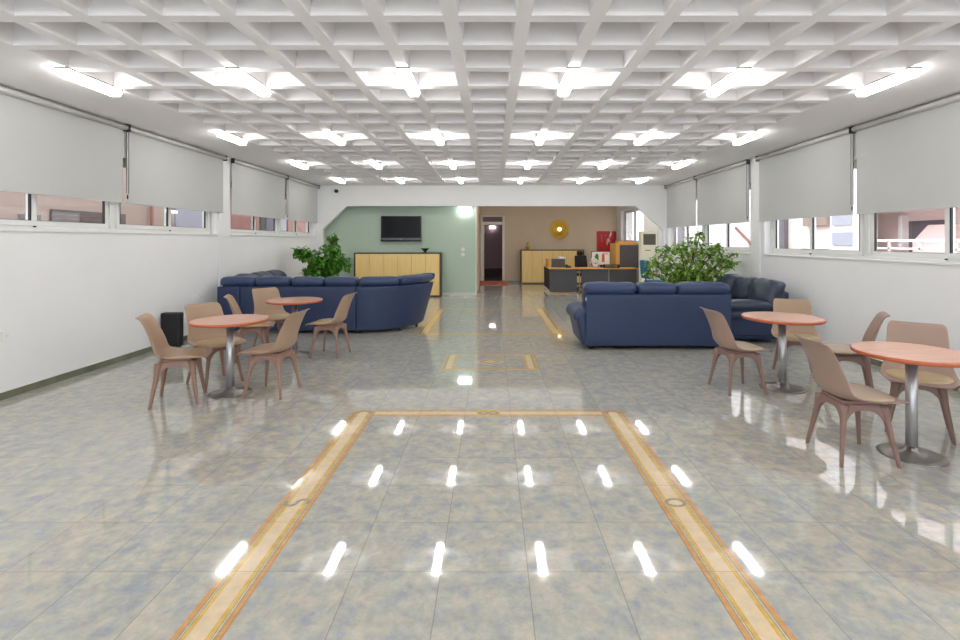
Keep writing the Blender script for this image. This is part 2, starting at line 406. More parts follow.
# waffle ceiling
PI_ = .4925; X0c = -.033-7.5*PI_; NX = 15
Yr0 = 4.35-14*.5; NYc = 31
mb = MB(); hw = .05; tap = .028; D = .24
xs = [X0c+PI_*i for i in range(NX+1)]; ys = [Yr0+.5*j for j in range(NYc+1)]
gx = [XL]; gy = [YB]
for x in xs: gx += [x-hw, x+hw]
gx.append(XR)
for y in ys: gy += [y-hw, y+hw]
gy.append(Y1)
for i in range(len(gx)-1):
    for j in range(len(gy)-1):
        x0, x1, y0, y1 = gx[i], gx[i+1], gy[j], gy[j+1]
        hole = (i % 2 == 0 and 0 < i < len(gx)-2) and (j % 2 == 0 and 0 < j < len(gy)-2)
        if y0 < YB-1e-6: continue
        if not hole:
            mb.add([(x0, y0, H), (x1, y0, H), (x1, y1, H), (x0, y1, H)], [(0, 1, 2, 3)])
        else:
            t = tap; lip = .022
            ring0 = [(x0, y0, H), (x1, y0, H), (x1, y1, H), (x0, y1, H)]
            a = .006; ring1 = [(x0+a, y0+a, H+lip), (x1-a, y0+a, H+lip), (x1-a, y1-a, H+lip), (x0+a, y1-a, H+lip)]
            ring2 = [(x0+t, y0+t, H+D), (x1-t, y0+t, H+D), (x1-t, y1-t, H+D), (x0+t, y1-t, H+D)]
            mb.add(ring0+ring1+ring2, [(k, (k+1) % 4, 4+(k+1) % 4, 4+k) for k in range(4)]+[(4+k, 4+(k+1) % 4, 8+(k+1) % 4, 8+k) for k in range(4)]+[(8, 9, 10, 11)])
# slab above
mb.box(XL, XR, YB, Y1, H+.3, H+.4)
ceil = struct('ceiling', mb, M['ceil'])
mb = MB(); mb.box(XL, XR, Y1+.12, Y2, H, H+.1); struct('ceiling_back', mb, M['ceil'])

# ------------------------------------------------------------------ windows
wn = 0
def window(X, sgn, y0, y1, z0, z1, mull=.5, handle=True):
    """a unit: outer frame, two sashes with glass, gaskets; plane recessed .1 from wall face"""
    global wn; wn += 1
    e = bpy.data.objects.new('window_%d' % wn, None); C.objects.link(e); e['kind'] = 'structure'
    e.location = (X+sgn*.10, (y0+y1)/2, z0)
    cx, cy, cz = e.location
    def bx(mb, xa, xb, ya, yb, za, zb): mb.box(min(sgn*xa, sgn*xb), max(sgn*xa, sgn*xb), ya-cy, yb-cy, za-cz, zb-cz)
    f = MB(); t = .045
    bx(f, 0, .07, y0, y1, z0, z0+t); bx(f, 0, .07, y0, y1, z1-t, z1)
    bx(f, 0, .07, y0, y0+t, z0+t, z1-t); bx(f, 0, .07, y1-t, y1, z0+t, z1-t)
    f.build('window_frame', M['alu'], e, bevel=.004)
    ym = y0+(y1-y0)*mull
    for k, (a, b) in enumerate(((y0+t, ym+.03), (ym-.03, y1-t))):
        s = MB(); q = .055; xo = -.012 if k == 0 else .02
        za, zb = z0+t, z1-t
        bx(s, xo, xo+.03, a, b, za, za+q); bx(s, xo, xo+.03, a, b, zb-q, zb)
        bx(s, xo, xo+.03, a, a+q, za+q, zb-q); bx(s, xo, xo+.03, b-q, b, za+q, zb-q)
        so = s.build('sash', M['alu'], e, bevel=.004)
        g = MB(); gt = .012
        bx(g, xo+.004, xo+.024, a+q, a+q+gt*1.6, za+q, zb-q); bx(g, xo+.004, xo+.024, b-q-gt*1.6, b-q, za+q, zb-q)
        bx(g, xo+.004, xo+.024, a+q, b-q, za+q, za+q+gt*.5)
        g.build('gasket', M['gasket'], so)
        p = MB(); bx(p, xo+.012, xo+.016, a+q, b-q, za+q, zb-q); p.build('glass', M['glass'], so)
    if handle:
        h = MB(); bx(h, -.03, -.012, ym-.01, ym+.01, z0+.03, z0+.045); h.build('latch', M['dark'], e)
    return e
window(XL, -1, -2.56, .6, 1.66, ZT); window(XL, -1, .6, 3.76, 1.66, ZT); window(XR, 1, -2.56, .6, 1.31, ZT); window(XR, 1, .6, 3.76, 1.31, ZT)  # unseen side windows beside and behind the viewer, added for more daylight
for q in range(4):  # rear glazing behind the viewer, invented to bring in sky light
    wn += 1; x0 = -4.3+2.15*q; e = bpy.data.objects.new('window_%d' % wn, None); C.objects.link(e); e['kind'] = 'structure'
    f = MB(); ya, yb = YB-.12, YB-.06
    f.box(x0, x0+.06, ya, yb, .3, 2.8); f.box(x0+2.09, x0+2.15, ya, yb, .3, 2.8); f.box(x0+.06, x0+2.09, ya, yb, .3, .36); f.box(x0+.06, x0+2.09, ya, yb, 2.74, 2.8)
    f.build('window_frame', M['alu'], e); MB().box(x0+.06, x0+2.09, YB-.092, YB-.086, .36, 2.74).build('glass', M['glass'], e)
window(XL, -1, 4.14, 6.36, 1.66, ZT); window(XL, -1, 6.36, 8.56, 1.66, ZT)
window(XL, -1, 9.05, 11.25, 1.66, ZT); window(XL, -1, 11.25, 13.34, 1.66, ZT)
window(XR, 1, 4.14, 6.45, 1.31, ZT); window(XR, 1, 6.45, 8.66, 1.31, ZT)
window(XR, 1, 9.16, 11.35, 1.31, ZT); window(XR, 1, 11.35, 13.38, 1.31, ZT)
mb = MB(); xw = 4.58
mb.box(xw, XR, Y1+.12, 14.9, 0, H); mb.box(xw, XR, 17.6, Y2, 0, H); mb.box(xw, XR, 14.9, 17.6, 0, 1.45); mb.box(xw, XR, 14.9, 17.6, 2.6, H)
struct('wall_right_back', mb, M['wall'])
window(xw, 1, 14.92, 17.58, 1.45, 2.6, handle=False)
for i, (X, s, y0, y1, z) in enumerate(((XL, -1, 4.1, 8.60, 1.66), (XL, -1, 9.02, 13.38, 1.66), (XR, 1, 4.1, 8.70, 1.31), (XR, 1, 9.13, 13.42, 1.31))):
    mb = MB(); xi = X-s*.018; xo = X+s*.1
    mb.box(min(xi, xo), max(xi, xo), y0, y1, z-.022, z+.004); struct('trim_%d' % (8+i), mb, M['alu'], bevel=.004)

# ------------------------------------------------------------------ roller blinds
def blind(X, sgn, y0, y1, zb, label, chain_at=None):
    cx = X-sgn*.06
    e = thing('roller_blind', label, 'blind', (cx, (y0+y1)/2, zb), 0, 'grey roller blinds over the side windows')
    L = (y1-y0); zt = 3.0-zb
    MB().tube([(0, -L/2, zt), (0, L/2, zt)], .034, 16).build('tube', M['tube'], e, smooth=True)
    f = MB(); n = 10
    xo = sgn*.03
    f.box(xo-.001, xo+.001, -L/2+.015, L/2-.015, .012, zt)
    f.build('fabric', M['blind'], e)
    MB().box(xo-.007, xo+.007, -L/2+.012, L/2-.012, 0, .02).build('bottom_bar', M['blind'], e, bevel=.003)
    for s in (-1, 1): MB().box(-.032, .032, s*L/2-.006, s*L/2+.006, zt-.045, zt+.045).build('bracket', M['gasket'], e)
    if chain_at is not None:
        yy = (L/2+.008)*chain_at
        c = MB(); c.tube([(0.0, yy, zt), (0, yy, .12)], .0035, 6); c.tube([(-.03*sgn, yy, zt), (-.03*sgn, yy, .12)], .0035, 6); c.build('chain', M['gasket'], e)
        c = MB(); c.lathe([(.004, -.05), (.009, -.04), (.009, 0), (.004, .01)], (-.015*sgn, yy, .1), 8); c.build('chain_weight', M['gasket'], e)
ZBL, ZBR = 2.03, 1.89
blind(XL, -1, 4.12, 6.37, ZBL, 'grey roller blind nearest the camera on the left wall', 1)
blind(XL, -1, 6.41, 8.74, ZBL, 'grey roller blind left wall, just before the pilaster, second from the camera')
blind(XL, -1, 9.00, 11.35, ZBL, 'grey roller blind left wall, just beyond the pilaster, third from the camera', 1)
blind(XL, -1, 11.39, 13.45, ZBL, 'grey roller blind left wall, in the far corner above the plant')
blind(XR, 1, 4.12, 6.46, ZBR, 'large grey roller blind nearest the camera on the right wall', 1)
blind(XR, 1, 6.50, 8.80, ZBR, 'grey roller blind right wall, just before the pilaster, second from the camera')
blind(XR, 1, 9.13, 11.47, ZBR, 'grey roller blind right wall, just beyond the pilaster, third from the camera', -1)
blind(XR, 1, 11.51, 13.45, ZBR, 'grey roller blind right wall, in the far corner behind the big plant')

# ------------------------------------------------------------------ ceiling lamps
def make_lamp():
    e = thing('ceiling_lamp', '', 'ceiling lamp')
    MB().box(-.058, .058, -.325, .325, -.014, 0).build('base', M['bronze'], e, bevel=.003)
    d = MB(); L = .31
    d.prism([(-.054, -.014), (-.054, -.052), (-.040, -.072), (.040, -.072), (.054, -.052), (.054, -.014)], 'y', -L, L)
    d.build('diffuser', M['lampe'], e)
    return e
proto = make_lamp(); first = True
ordx = ['first from the left', 'second from the left', 'third from the left', 'third from the right', 'second from the right', 'first from the right']
rows = [(4.60, 'nearest row in view'), (7.10, 'second row'), (9.60, 'third row'), (12.10, 'farthest row')]
lx = [X0c+PI_*k for k in (0, 3, 6, 9, 12, 15)]
for y, rn in rows+[(2.10, None), (-.40, None)]:  # the unnamed rows are out of frame, added to brighten the near room
    for k, x in enumerate(lx):
        o = proto if first else copy_tree(proto); first = False
        o.location = (x, y, H)
        if rn:
            o['label'] = 'lit tube lamp on waffle ceiling, %s, %s' % (rn, ordx[k]); o['group'] = 'tube lamps on the waffle ceiling'
        else:
            o['label'] = 'unseen tube lamp above or behind the viewer, added for light'; o['group'] = 'added unseen tube lamps above the viewer'
for x, y in ((.3, 14.45), (1.6, 14.45), (2.9, 14.45), (4.1, 14.45)):  # lamps hidden by the beam, added to light the back room
    o = copy_tree(proto); o.location = (x, y, H); o['label'] = 'unseen tube lamp on the back room ceiling, added to light the desk area'; o['group'] = 'added unseen tube lamps in the back room'

o = copy_tree(proto); o.location = (0, 19.3, 2.5); o['label'] = 'unseen tube lamp behind the doorway, added to brighten the corridor'; o['group'] = 'added unseen corridor lamp'  # hidden extra lamp, put in to lift the dark corridor
# ------------------------------------------------------------------ tables
def make_table():
    e = thing('bistro_table', '', 'table', group='round cafe tables')
    t = MB(); t.lathe([(0.0, .722), (.334, .722), (.350, .730), (.354, .742), (.354, .746), (.350, .75)], n=64)
    top = t.build('tabletop', M['wood'], e, smooth=False)
    t = MB(); t.lathe([(.348, .7195), (.357, .722), (.361, .735), (.361, .743), (.356, .7495), (.348, .7497)], n=64)
    t.build('edge_band', M['wedge'], top, smooth=True)
    MB().lathe([(.036, .02), (.036, .70)], n=28).build('column', M['steel'], e, smooth=True)
    MB().lathe([(.0, .700), (.11, .700), (.11, .716), (.0, .721)], n=28).build('mounting_plate', M['dark'], e)
    b = MB(); b.lathe([(.200, .0), (.203, .004), (.199, .009), (.17, .014), (.12, .022), (.07, .034), (.045, .052), (.038, .07)], n=56)
    b.build('base', M['steelb'], e, smooth=True)
    return e
tp = make_table()
T = [((-2.66, 5.03), 'round cherry-topped pedestal table nearest the camera on the left side'),
     ((-2.67, 6.70), 'round cherry-topped pedestal table on the left, close behind which stands the long navy sofa back'),
     ((3.05, 5.20), 'round cherry-topped pedestal table on the right near the navy sofa, wholly in view'),
     ((3.03, 3.575), 'round cherry-topped pedestal table at the right edge, cut off by the frame')]
for i, ((x, y), lb) in enumerate(T):
    o = tp if i == 0 else copy_tree(tp); o.location = (x, y, 0); o['label'] = lb
    if i == 2: o.scale = (1.07, 1.07, 1)

# ------------------------------------------------------------------ chairs
def interp(P, t):
    t *= len(P)-1; i = min(int(t), len(P)-2); f = t-i
    g = lambda k: P[max(0, min(len(P)-1, k))]
    out = []
    for a, b, c, d in zip(g(i-1), g(i), g(i+1), g(i+2)):
        out.append(.5*(2*b+(c-a)*f+(2*a-5*b+4*c-d)*f*f+(3*b-a-3*c+d)*f**3))
    return out
def make_chair(ms, ml, mp):
    e = thing('tulip_chair', '', 'chair', group='moulded chairs around the cafe tables')
    # profile: y (front +), z, half width, side lift (up), side wrap (forward)
    P = [(.245, .425, .185, .000, 0), (.235, .440, .205, .004, 0), (.15, .433, .238, .020, 0), (.03, .424, .246, .034, 0), (-.08, .424, .242, .046, .0),
         (-.155, .442, .232, .050, .02), (-.198, .492, .222, .03, .045), (-.222, .565, .212, .012, .056), (-.244, .64, .205, .004, .052), (-.266, .715, .203, 0, .042),
         (-.290, .785, .198, .004, .028), (-.308, .820, .190, .004, .018), (-.335, .838, .172, .002, .006)]
    nu, nv = 15, 30; vs = []; fs = []
    for j in range(nv+1):
        y, z, hwid, lift, wrap = interp(P, j/nv)
        for i in range(nu+1):
            u = -1+2*i/nu
            k = abs(u)**2.2
            vs.append((u*hwid, y+wrap*k, z+lift*k))
    for j in range(nv):
        for i in range(nu):
            q = j*(nu+1)+i; fs.append((q, q+1, q+nu+2, q+nu+1))
    s = MB().add(vs, fs); so = s.build('shell', ms, e, smooth=True, solid=.011, sub=1)
    # rolled rear rim line
    # pad
    def padfn(p):
        k = (1-min(1, (p.x/.2)**2))
        return p
    pd = MB(); vs = []; fs = []; n = 12; m = 28
    rings = [(0, .03), (.4, .029), (.75, .024), (.92, .016), (1.0, .004), (.98, -.004)]
    for r, dz in rings:
        for i in range(m):
            a = 2*PI*i/m; ca, sa = math.cos(a), math.sin(a)
            sx = .212*abs(ca)**.75*(1 if ca > 0 else -1)*r; sy = .185*abs(sa)**.75*(1 if sa > 0 else -1)*r
            yy = .035+sy
            base = .437+.30*(sx**2)*1.2+(.02 if False else 0)
            if yy < -.08: base += (-.08-yy)**2*3
            vs.append((sx*(1-.25*max(0, yy-.1)), yy, base+dz))
    for j in range(len(rings)-1):
        for i in range(m): fs.append((j*m+i, j*m+(i+1) % m, (j+1)*m+(i+1) % m, (j+1)*m+i))
    pd.add(vs, fs); pd.build('seat_pad', mp, e, smooth=True)
    # under frame: four arched aprons + hub
    zt = .408
    def leg_c(sx, sy, z):       # centre of leg at height z
        t = (zt-z)/zt
        return Vector((sx*(.130+.070*t), sy*(.130+.062*t)-.015, z))
    for sx in (-1, 1):
        for sy in (-1, 1):
            vs = []; fs = []
            levels = [0, .004, .10, .2, .3, .36, .405]
            for z in levels:
                c = leg_c(sx, sy, z); t = z/zt
                a = .0135+.011*t; b = .0125+.009*t
                if z > .28: a += (z-.28)*.10; b += (z-.28)*.07
                if z == 0: a *= .85; b *= .85
                d1 = Vector((sx, sy, 0)).normalized(); d2 = Vector((-sy, sx, 0)).normalized()
                for k in range(8):
                    an = 2*PI*k/8; ca, sa = math.cos(an), math.sin(an)
                    q = c+d1*a*math.copysign(abs(ca)**.6, ca)+d2*b*math.copysign(abs(sa)**.6, sa); vs.append(q)
            for j in range(len(levels)-1):
                for k in range(8): fs.append((j*8+k, j*8+(k+1) % 8, (j+1)*8+(k+1) % 8, (j+1)*8+k))
            fs += [tuple(range(8)), tuple((len(levels)-1)*8+k for k in range(8))]
            MB().add(vs, fs).build('leg', ml, e, smooth=True)
    fr = MB()
    cn = [(-1, -1), (1, -1), (1, 1), (-1, 1)]
    for q in range(4):
        A, B = cn[q], cn[(q+1) % 4]; n = 14
        vs = []; fs = []
        for i in range(n+1):
            t = i/n; k = abs(2*t-1)
            zb = .368-.115*k**3.5
            for z in (zt, zb):
                pa = leg_c(A[0], A[1], z); pb = leg_c(B[0], B[1], z); p = pa.lerp(pb, t)
                mid = (Vector((A[0]+B[0], A[1]+B[1], 0))).normalized()
                for o in (-.011, .011): vs.append(p+mid*o)
        for i in range(n):
            a = i*4; fs += [(a, a+4, a+6, a+2), (a+1, a+3, a+7, a+5), (a, a+1, a+5, a+4), (a+2, a+6, a+7, a+3)]
        fs += [(0, 2, 3, 1), (n*4, n*4+1, n*4+3, n*4+2)]
        fr.add(vs, fs)
    fr.box(-.13, .13, -.145, .115, .398, .428)
    fr.build('leg_frame', ml, e, smooth=False, bevel=.003)
    return e
ca = make_chair(M['shell'], M['leg'], M['pad'])
cb = make_chair(M['shellg'], M['legg'], M['padb'])
ct = make_chair(M['shell'], M['leg'], M['padt'])
used = set()
def place(src, x, y, dx, dy, label):
    o = src if src.name not in used else copy_tree(src); used.add(src.name)
    o.location = (x, y, 0); o.rotation_euler = (0, 0, math.atan2(dy, dx)-PI/2); o['label'] = label
place(ct, -3.02, 4.80, 1, .38, 'taupe moulded chair farthest left, facing right beside the black box')
place(ca, -3.01, 5.40, .9, -.58, 'taupe moulded chair behind the nearest left table, facing the camera')
place(ct, -2.245, 5.04, -1, .10, 'taupe moulded chair at the right side of the nearest left table, its shell side-on')
place(ca, -3.13, 6.50, 1, .36, 'taupe moulded chair seen side-on left of the left table by the long sofa')
place(ca, -3.16, 7.18, .8, -.68, 'taupe moulded chair directly before the long sofa back, half behind the farther left table')
place(ca, -2.20, 6.70, -1, .12, 'taupe moulded chair standing free right of the farther left table, facing left')
place(cb, 2.56, 5.15, 1, .08, 'taupe moulded chair in front of the three-seat sofa back, facing right')
place(ca, 3.50, 5.70, -.35, -.85, 'taupe moulded chair behind the fully visible right table, facing the camera')
place(cb, 2.61, 3.58, 1, -.05, 'large taupe moulded chair in the right foreground, back turned, facing right')
place(cb, 3.47, 4.03, -.62, -.78, 'taupe moulded chair behind the right-edge table, yellowish pad towards the camera')
place(cb, 3.56, 4.98, -1, .60, 'taupe moulded chair by the right wall facing left, between the two right tables')
place(cb, 3.68, 3.46, -1, .05, 'taupe moulded chair cut off by the right edge, only seat tip and foot showing')
for o in C.objects:
    pass
cb_pads = [o for o in C.objects if o.name.startswith('tulip_chair')]
for o in cb_pads:
    if 'yellowish pad' in o['label']:
        for ch in o.children:
            if ch.name.startswith('seat_pad'):
                ch.data = ch.data.copy(); ch.data.materials[0] = M['pad']

# ------------------------------------------------------------------ sofas
def feet(e, pts):
    for p in pts: MB().lathe([(.022, 0), (.028, .06)], (p[0], p[1], 0), 12).build('foot', M['dark'], e, smooth=True)
def sm(t): t = max(0, min(1, t)); return t*t*(3-2*t)
def cfn(p): return Vector((p.x, p.y+.075*sm((.83-p.z)/.05)*max(0, min(1, (.25-p.y)/.15)), p.z))
# three-seat sofa, back to the camera (local origin at left end of back)
e = thing('sofa', 'navy leather three-seat sofa with its flat back to the camera, right of the middle', 'sofa', (1.33, 7.0, 0))
MB().rbox((1.03, .03, .42), (2.06, .06, .73), .02, wr=.002).build('back_panel', M['navyp'], e, smooth=True)
MB().box(.02, 2.05, .06, .84, .06, .28).build('base', M['navyp'], e, bevel=.02)
mb = MB(); mb.box(.13, .134, -.002, .004, .07, .40); mb.box(.0, .134, -.002, .004, .398, .402); mb.build('panel_seam', M['dark'], e)
cur = -.02
for k, wd in enumerate((.76, .56, .76)):
    c = MB(); c.rbox((cur+wd/2, .15, .765), (wd-.006, .29, .35), .075, (.0, .0, .012), wr=.010, ws=4, seg=.05, fn=cfn); c.build('back_cushion', M['navy'], e, smooth=True)
    c = MB(); c.rbox((cur+wd/2, .52, .37), (wd-.015, .60, .2), .06, (0, .01, .03), wr=.006); c.build('seat_cushion', M['navy'], e, smooth=True)
    cur += wd+.004
a = MB(); a.rbox((-.055, .44, .30), (.16, .80, .50), .06, fn=lambda p: Vector((p.x+.10*max(0, (.5-p.z)/.5), p.y, p.z)), seg=.07)
arm = a.build('arm', M['navyp'], e, smooth=True)
a = MB(); a.rbox((-.045, .45, .53), (.24, .82, .15), .07, (0, 0, .02), wr=.01, fn=lambda p: Vector((p.x, p.y, p.z-.06*max(0, (-.02-p.x)/.12)))); a.build('arm_pad', M['navy'], arm, smooth=True)
MB().box(-.004, .004, -.004, .0, .70, .745).build('tag', M['white'], e)
feet(e, [(.08, .1), (2.0, .1), (.08, .75), (2.0, .75)])

# wall sofa on the right
e = thing('sofa', 'dark navy leather sofa standing against the right wall beside the potted plant', 'sofa', (4.47, 7.42, 0)); e.scale = (1, 1.16, 1)
# local: x negative = into the room, y along wall
MB().rbox((-.05, .74, .42), (.12, 1.44, .72), .04).build('back_panel', M['navyd'], e, smooth=True)
MB().rbox((-.50, .74, .18), (.86, 1.44, .24), .03).build('base', M['navyp'], e, smooth=True)
for k in range(3):
    c = MB(); c.rbox((-.22, .25+.48*k, .725), (.30, .56, .44), .12, (.03, 0, .0), wr=.03, ws=6, seg=.04, fn=lambda p: Vector((p.x+.15*(p.z-.6), p.y, p.z))); c.build('back_cushion', M['navyd'], e, smooth=True)
for k in range(2):
    c = MB(); c.rbox((-.62, .48+.64*k, .38), (.68, .63, .19), .07, (0, 0, .035), wr=.015, ws=5); c.build('seat_cushion', M['navyd'], e, smooth=True)
a = MB(); a.rbox((-.53, .10, .33), (.86, .22, .46), .05); arm = a.build('arm', M['navyp'], e, smooth=True)
a = MB(); a.rbox((-.56, .10, .555), (.88, .27, .15), .07, (0, 0, .02), wr=.015, ws=6); a.build('arm_pad', M['navyd'], arm, smooth=True)
a = MB(); a.rbox((-.56, -.012, .42), (.82, .06, .10), .03, wr=.01, ws=6); a.build('arm_roll', M['navyd'], arm, smooth=True)
feet(e, [(-.88, .05), (-.1, .05), (-.88, 1.4), (-.1, 1.4)])

# curved sectional on the left
XS, YS, L0, RR = -4.56, 8.20, 2.31, .97
def cmap(p, fl=1):
    s, nn, h = p
    flare = 0
    if s > L0: flare = .19*min(1, (s-L0)/(RR*PI/2))*fl*(h-.06)/.72
    nn = nn+flare
    if s <= L0: return Vector((s, -nn, h))
    th = (s-L0)/RR
    if th <= PI/2: return Vector((L0+(RR+nn)*math.sin(th), RR-(RR+nn)*math.cos(th), h))
    return Vector((L0+RR+nn, RR+(th-PI/2)*RR, h))
LT = L0+RR*PI/2+.12
e = thing('sectional_sofa', 'long navy leather sofa on the left with curved right end, back to the camera', 'sofa', (XS, YS, 0))
for s0, s1 in ((0, .38), (.38, 2.30), (2.30, LT)):
    c = MB(); c.rbox(((s0+s1)/2, -.03, .42), (s1-s0-.006, .06, .73), .018, seg=.08, fn=cmap); c.build('back_panel', M['navyp'], e, smooth=True)
c = MB(); c.rbox(((LT+.95)/2, -.46, .17), (LT-1.0, .76, .22), .02, seg=.1, fn=lambda p: cmap(p, .4)); c.build('base', M['navyp'], e, smooth=True)
sc = [(.02, .60), (.61, 1.19), (1.20, 1.75), (1.76, 2.31), (2.34, 3.02), (3.04, LT-.12), (LT-.13, LT+.02)]
for i, (s0, s1) in enumerate(sc):
    c = MB(); c.rbox(((s0+s1)/2, -.15, .765), (s1-s0, .28, .34), .07 if s1-s0 > .3 else .05, (.0, .0, .012), wr=.010, ws=4, seg=.05, fn=lambda p: cmap((p[0], p[1]-.075*sm((.83-p[2])/.05)*max(0, min(1, (p[1]+.25)/.15)), p[2]))); c.build('back_cushion', M['navy'], e, smooth=True)
for s0, s1 in ((1.0, 1.64), (1.65, 2.30), (2.34, LT-.15)):
    c = MB(); c.rbox(((s0+s1)/2, -.53, .36), (s1-s0, .56, .19), .05, (0, 0, .02), seg=.1, fn=lambda p: cmap(p, .4)); c.build('seat_cushion', M['navy'], e, smooth=True)
feet(e, [(.1, .06), (1.2, .06), (2.36, .06), (2.99, .29), (3.2, .72)])
# wall sofa on the left
e = thing('sofa', 'dark navy leather sofa against the left wall, its puffy top showing over the long sofa', 'sofa', (-4.64, 8.86, 0))
MB().rbox((.05, .85, .42), (.12, 1.7, .70), .04).build('back_panel', M['navyd'], e, smooth=True)
MB().rbox((.48, .85, .18), (.84, 1.7, .24), .03).build('base', M['navyp'], e, smooth=True)
for k in range(3):
    c = MB(); c.rbox((.26, .02+.56*k, .72), (.32, .62, .42), .12, (.04, 0, .02), wr=.03, ws=6, seg=.05, fn=lambda p: Vector((p.x-.15*(p.z-.6), p.y, p.z))); c.build('back_cushion', M['navyd'], e, smooth=True)
    c = MB(); c.rbox((.60, .29+.56*k, .37), (.62, .55, .18), .06, (0, 0, .03)); c.build('seat_cushion', M['navyd'], e, smooth=True)
a = MB(); a.rbox((.5, 1.74, .34), (.84, .20, .50), .06, wr=.01); a.build('arm', M['navyp'], e, smooth=True)
feet(e, [(.1, .1), (.85, .1), (.1, 1.6), (.85, 1.6)])

# ------------------------------------------------------------------ black box by left wall
e = thing('box_speaker', 'black upright box on the floor against the left wall behind the leftmost chair', 'box', (-4.625, 7.10, 0), 0)
MB().rbox((0, .06, .265), (.27, .12, .49), .02).build('body', M['dark'], e, smooth=True)
MB().box(-.12, .12, -.006, .002, .04, .49).build('front_panel', M['stain'], e, bevel=.003)
for x in (-.09, .09): MB().box(x-.015, x+.015, .02, .1, 0, .022).build('foot', M['dark'], e)

# ------------------------------------------------------------------ sideboards
def sideboard(name, label, x0, x1, y0, depth, h, nd):
    e = thing(name, label, 'cabinet', ((x0+x1)/2, y0, 0), 0, None); W = x1-x0
    b = MB(); b.box(-W/2, W/2, .02, depth, .03, h-.028); b.build('body', M['frame'], e)
    b = MB(); b.box(-W/2-.02, W/2+.02, -.005, depth, h-.028, h); b.build('top', M['frame'], e, bevel=.002)
    for s in (-1, 1): MB().box(s*W/2-.02, s*W/2+.02, -.002, depth, 0, h-.028).build('side_panel', M['frame'], e)
    MB().box(-W/2+.02, W/2-.02, .03, depth-.02, 0, .035).build('plinth', M['frame'], e)
    dw = (W-.04)/nd
    for k in range(nd): MB().box(-W/2+.02+dw*k+.003, -W/2+.02+dw*(k+1)-.003, 0, .019, .045, h-.034).build('door', M['maple'], e, bevel=.0015)
    return e
sideboard('sideboard', 'long maple sideboard with six doors in front of the green wall, under the television', -3.77, -1.42, 13.58, .38, 1.215, 6)
sideboard('sideboard', 'long maple sideboard with six doors against the taupe wall, under the gold sunburst', 1.05, 3.28, 17.72, .42, 1.22, 6)
# bowl
o = MB().lathe([(.05, 0), (.045, .02), (.03, .03), (.08, .075), (.12, .12), (.112, .12), (.07, .08), (.0, .045)], (-1.86, 13.76, 1.215), 24).build('bowl', M['vase_g'], smooth=True)
tag(o, 'dark green footed bowl on the sideboard at the green wall', 'bowl')
o = MB().lathe([(.045, 0), (.075, .05), (.085, .11), (.06, .17), (.03, .2), (.045, .25), (.052, .27), (.02, .26)], (1.30, 17.92, 1.22), 20).build('vase', M['vase_y'], smooth=True)
tag(o, 'small mustard yellow vase on the left end of the far sideboard', 'vase')
# television
e = thing('television', 'black flat television mounted on the green wall above the sideboard', 'television', (-2.55, GY-.10, 1.52))
MB().box(-.565, .565, 0, .05, .09, .72).build('bezel', M['tvf'], e, bevel=.006)
MB().box(-.53, .53, -.003, .002, .125, .69).build('screen', M['tv'], e)
MB().box(-.57, .57, -.01, .05, .0, .055).build('speaker_bar', M['tvf'], e, bevel=.006)
MB().box(-.57, .57, -.006, .04, .058, .085).build('lower_trim', M['tvs'], e)
MB().box(-.2, .2, .05, .09, .2, .5).build('wall_bracket', M['dark'], e)
MB().box(-.02, .02, -.012, -.009, .066, .078).build('badge', M['white'], e)
# wall lamp on partition
e = thing('wall_lamp', 'bright rectangular lamp high on the right end of the green wall', 'lamp', (-.76, GY, 2.33))
MB().box(-.20, .20, -.02, 0, -.02, .17).build('housing', M['white'], e)
MB().rbox((0, -.05, .06), (.37, .07, .15), .02).build('diffuser', M['lampw'], e, smooth=True)
for k, z in enumerate((1.30, 1.15)):
    e = thing('light_switch', ['upper', 'lower'][k]+' of two small white switches on the green wall', 'switch', (-.82, GY, z), 0, 'switches on the green wall')
    MB().lathe([(.05, 0), (.048, .01), (.0, .011)], (0, 0, 0), 20).build('plate', M['white'], e).rotation_euler = (PI/2, 0, 0)
    MB().box(-.018, .018, -.017, -.01, -.018, .018).build('rocker', M['alu'], e)
# sockets on left wall
for k, (y, z, lb) in enumerate(((4.85, .62, 'white wall socket low on the left wall at the picture edge'), (7.95, .63, 'white wall socket above the black box, the nearer of two'), (8.08, .63, 'white wall socket above the black box, the farther of two'))):
    e = thing('wall_socket', lb, 'socket', (XL, y, z), 0, 'sockets on the left wall')
    MB().box(0, .012, -.045, .045, -.045, .045).build('plate', M['white'], e, bevel=.003)
    MB().lathe([(.02, 0), (.022, .004), (.0, .001)], (0, 0, 0), 14).build('outlet', M['alu'], e).matrix_local = Matrix.Translation((.012, 0, 0)) @ Matrix.Rotation(PI/2, 4, 'Y')
# dome camera
e = thing('security_camera', 'small black dome camera under the ceiling edge in the far left corner', 'camera', (-4.22, 13.42, 2.92))
MB().box(-.04, .04, .0, .08, .0, .05).build('mount', M['white'], e)
MB().rbox((0, 0, -.03), (.11, .11, .10), .05).build('dome', M['dark'], e, smooth=True)

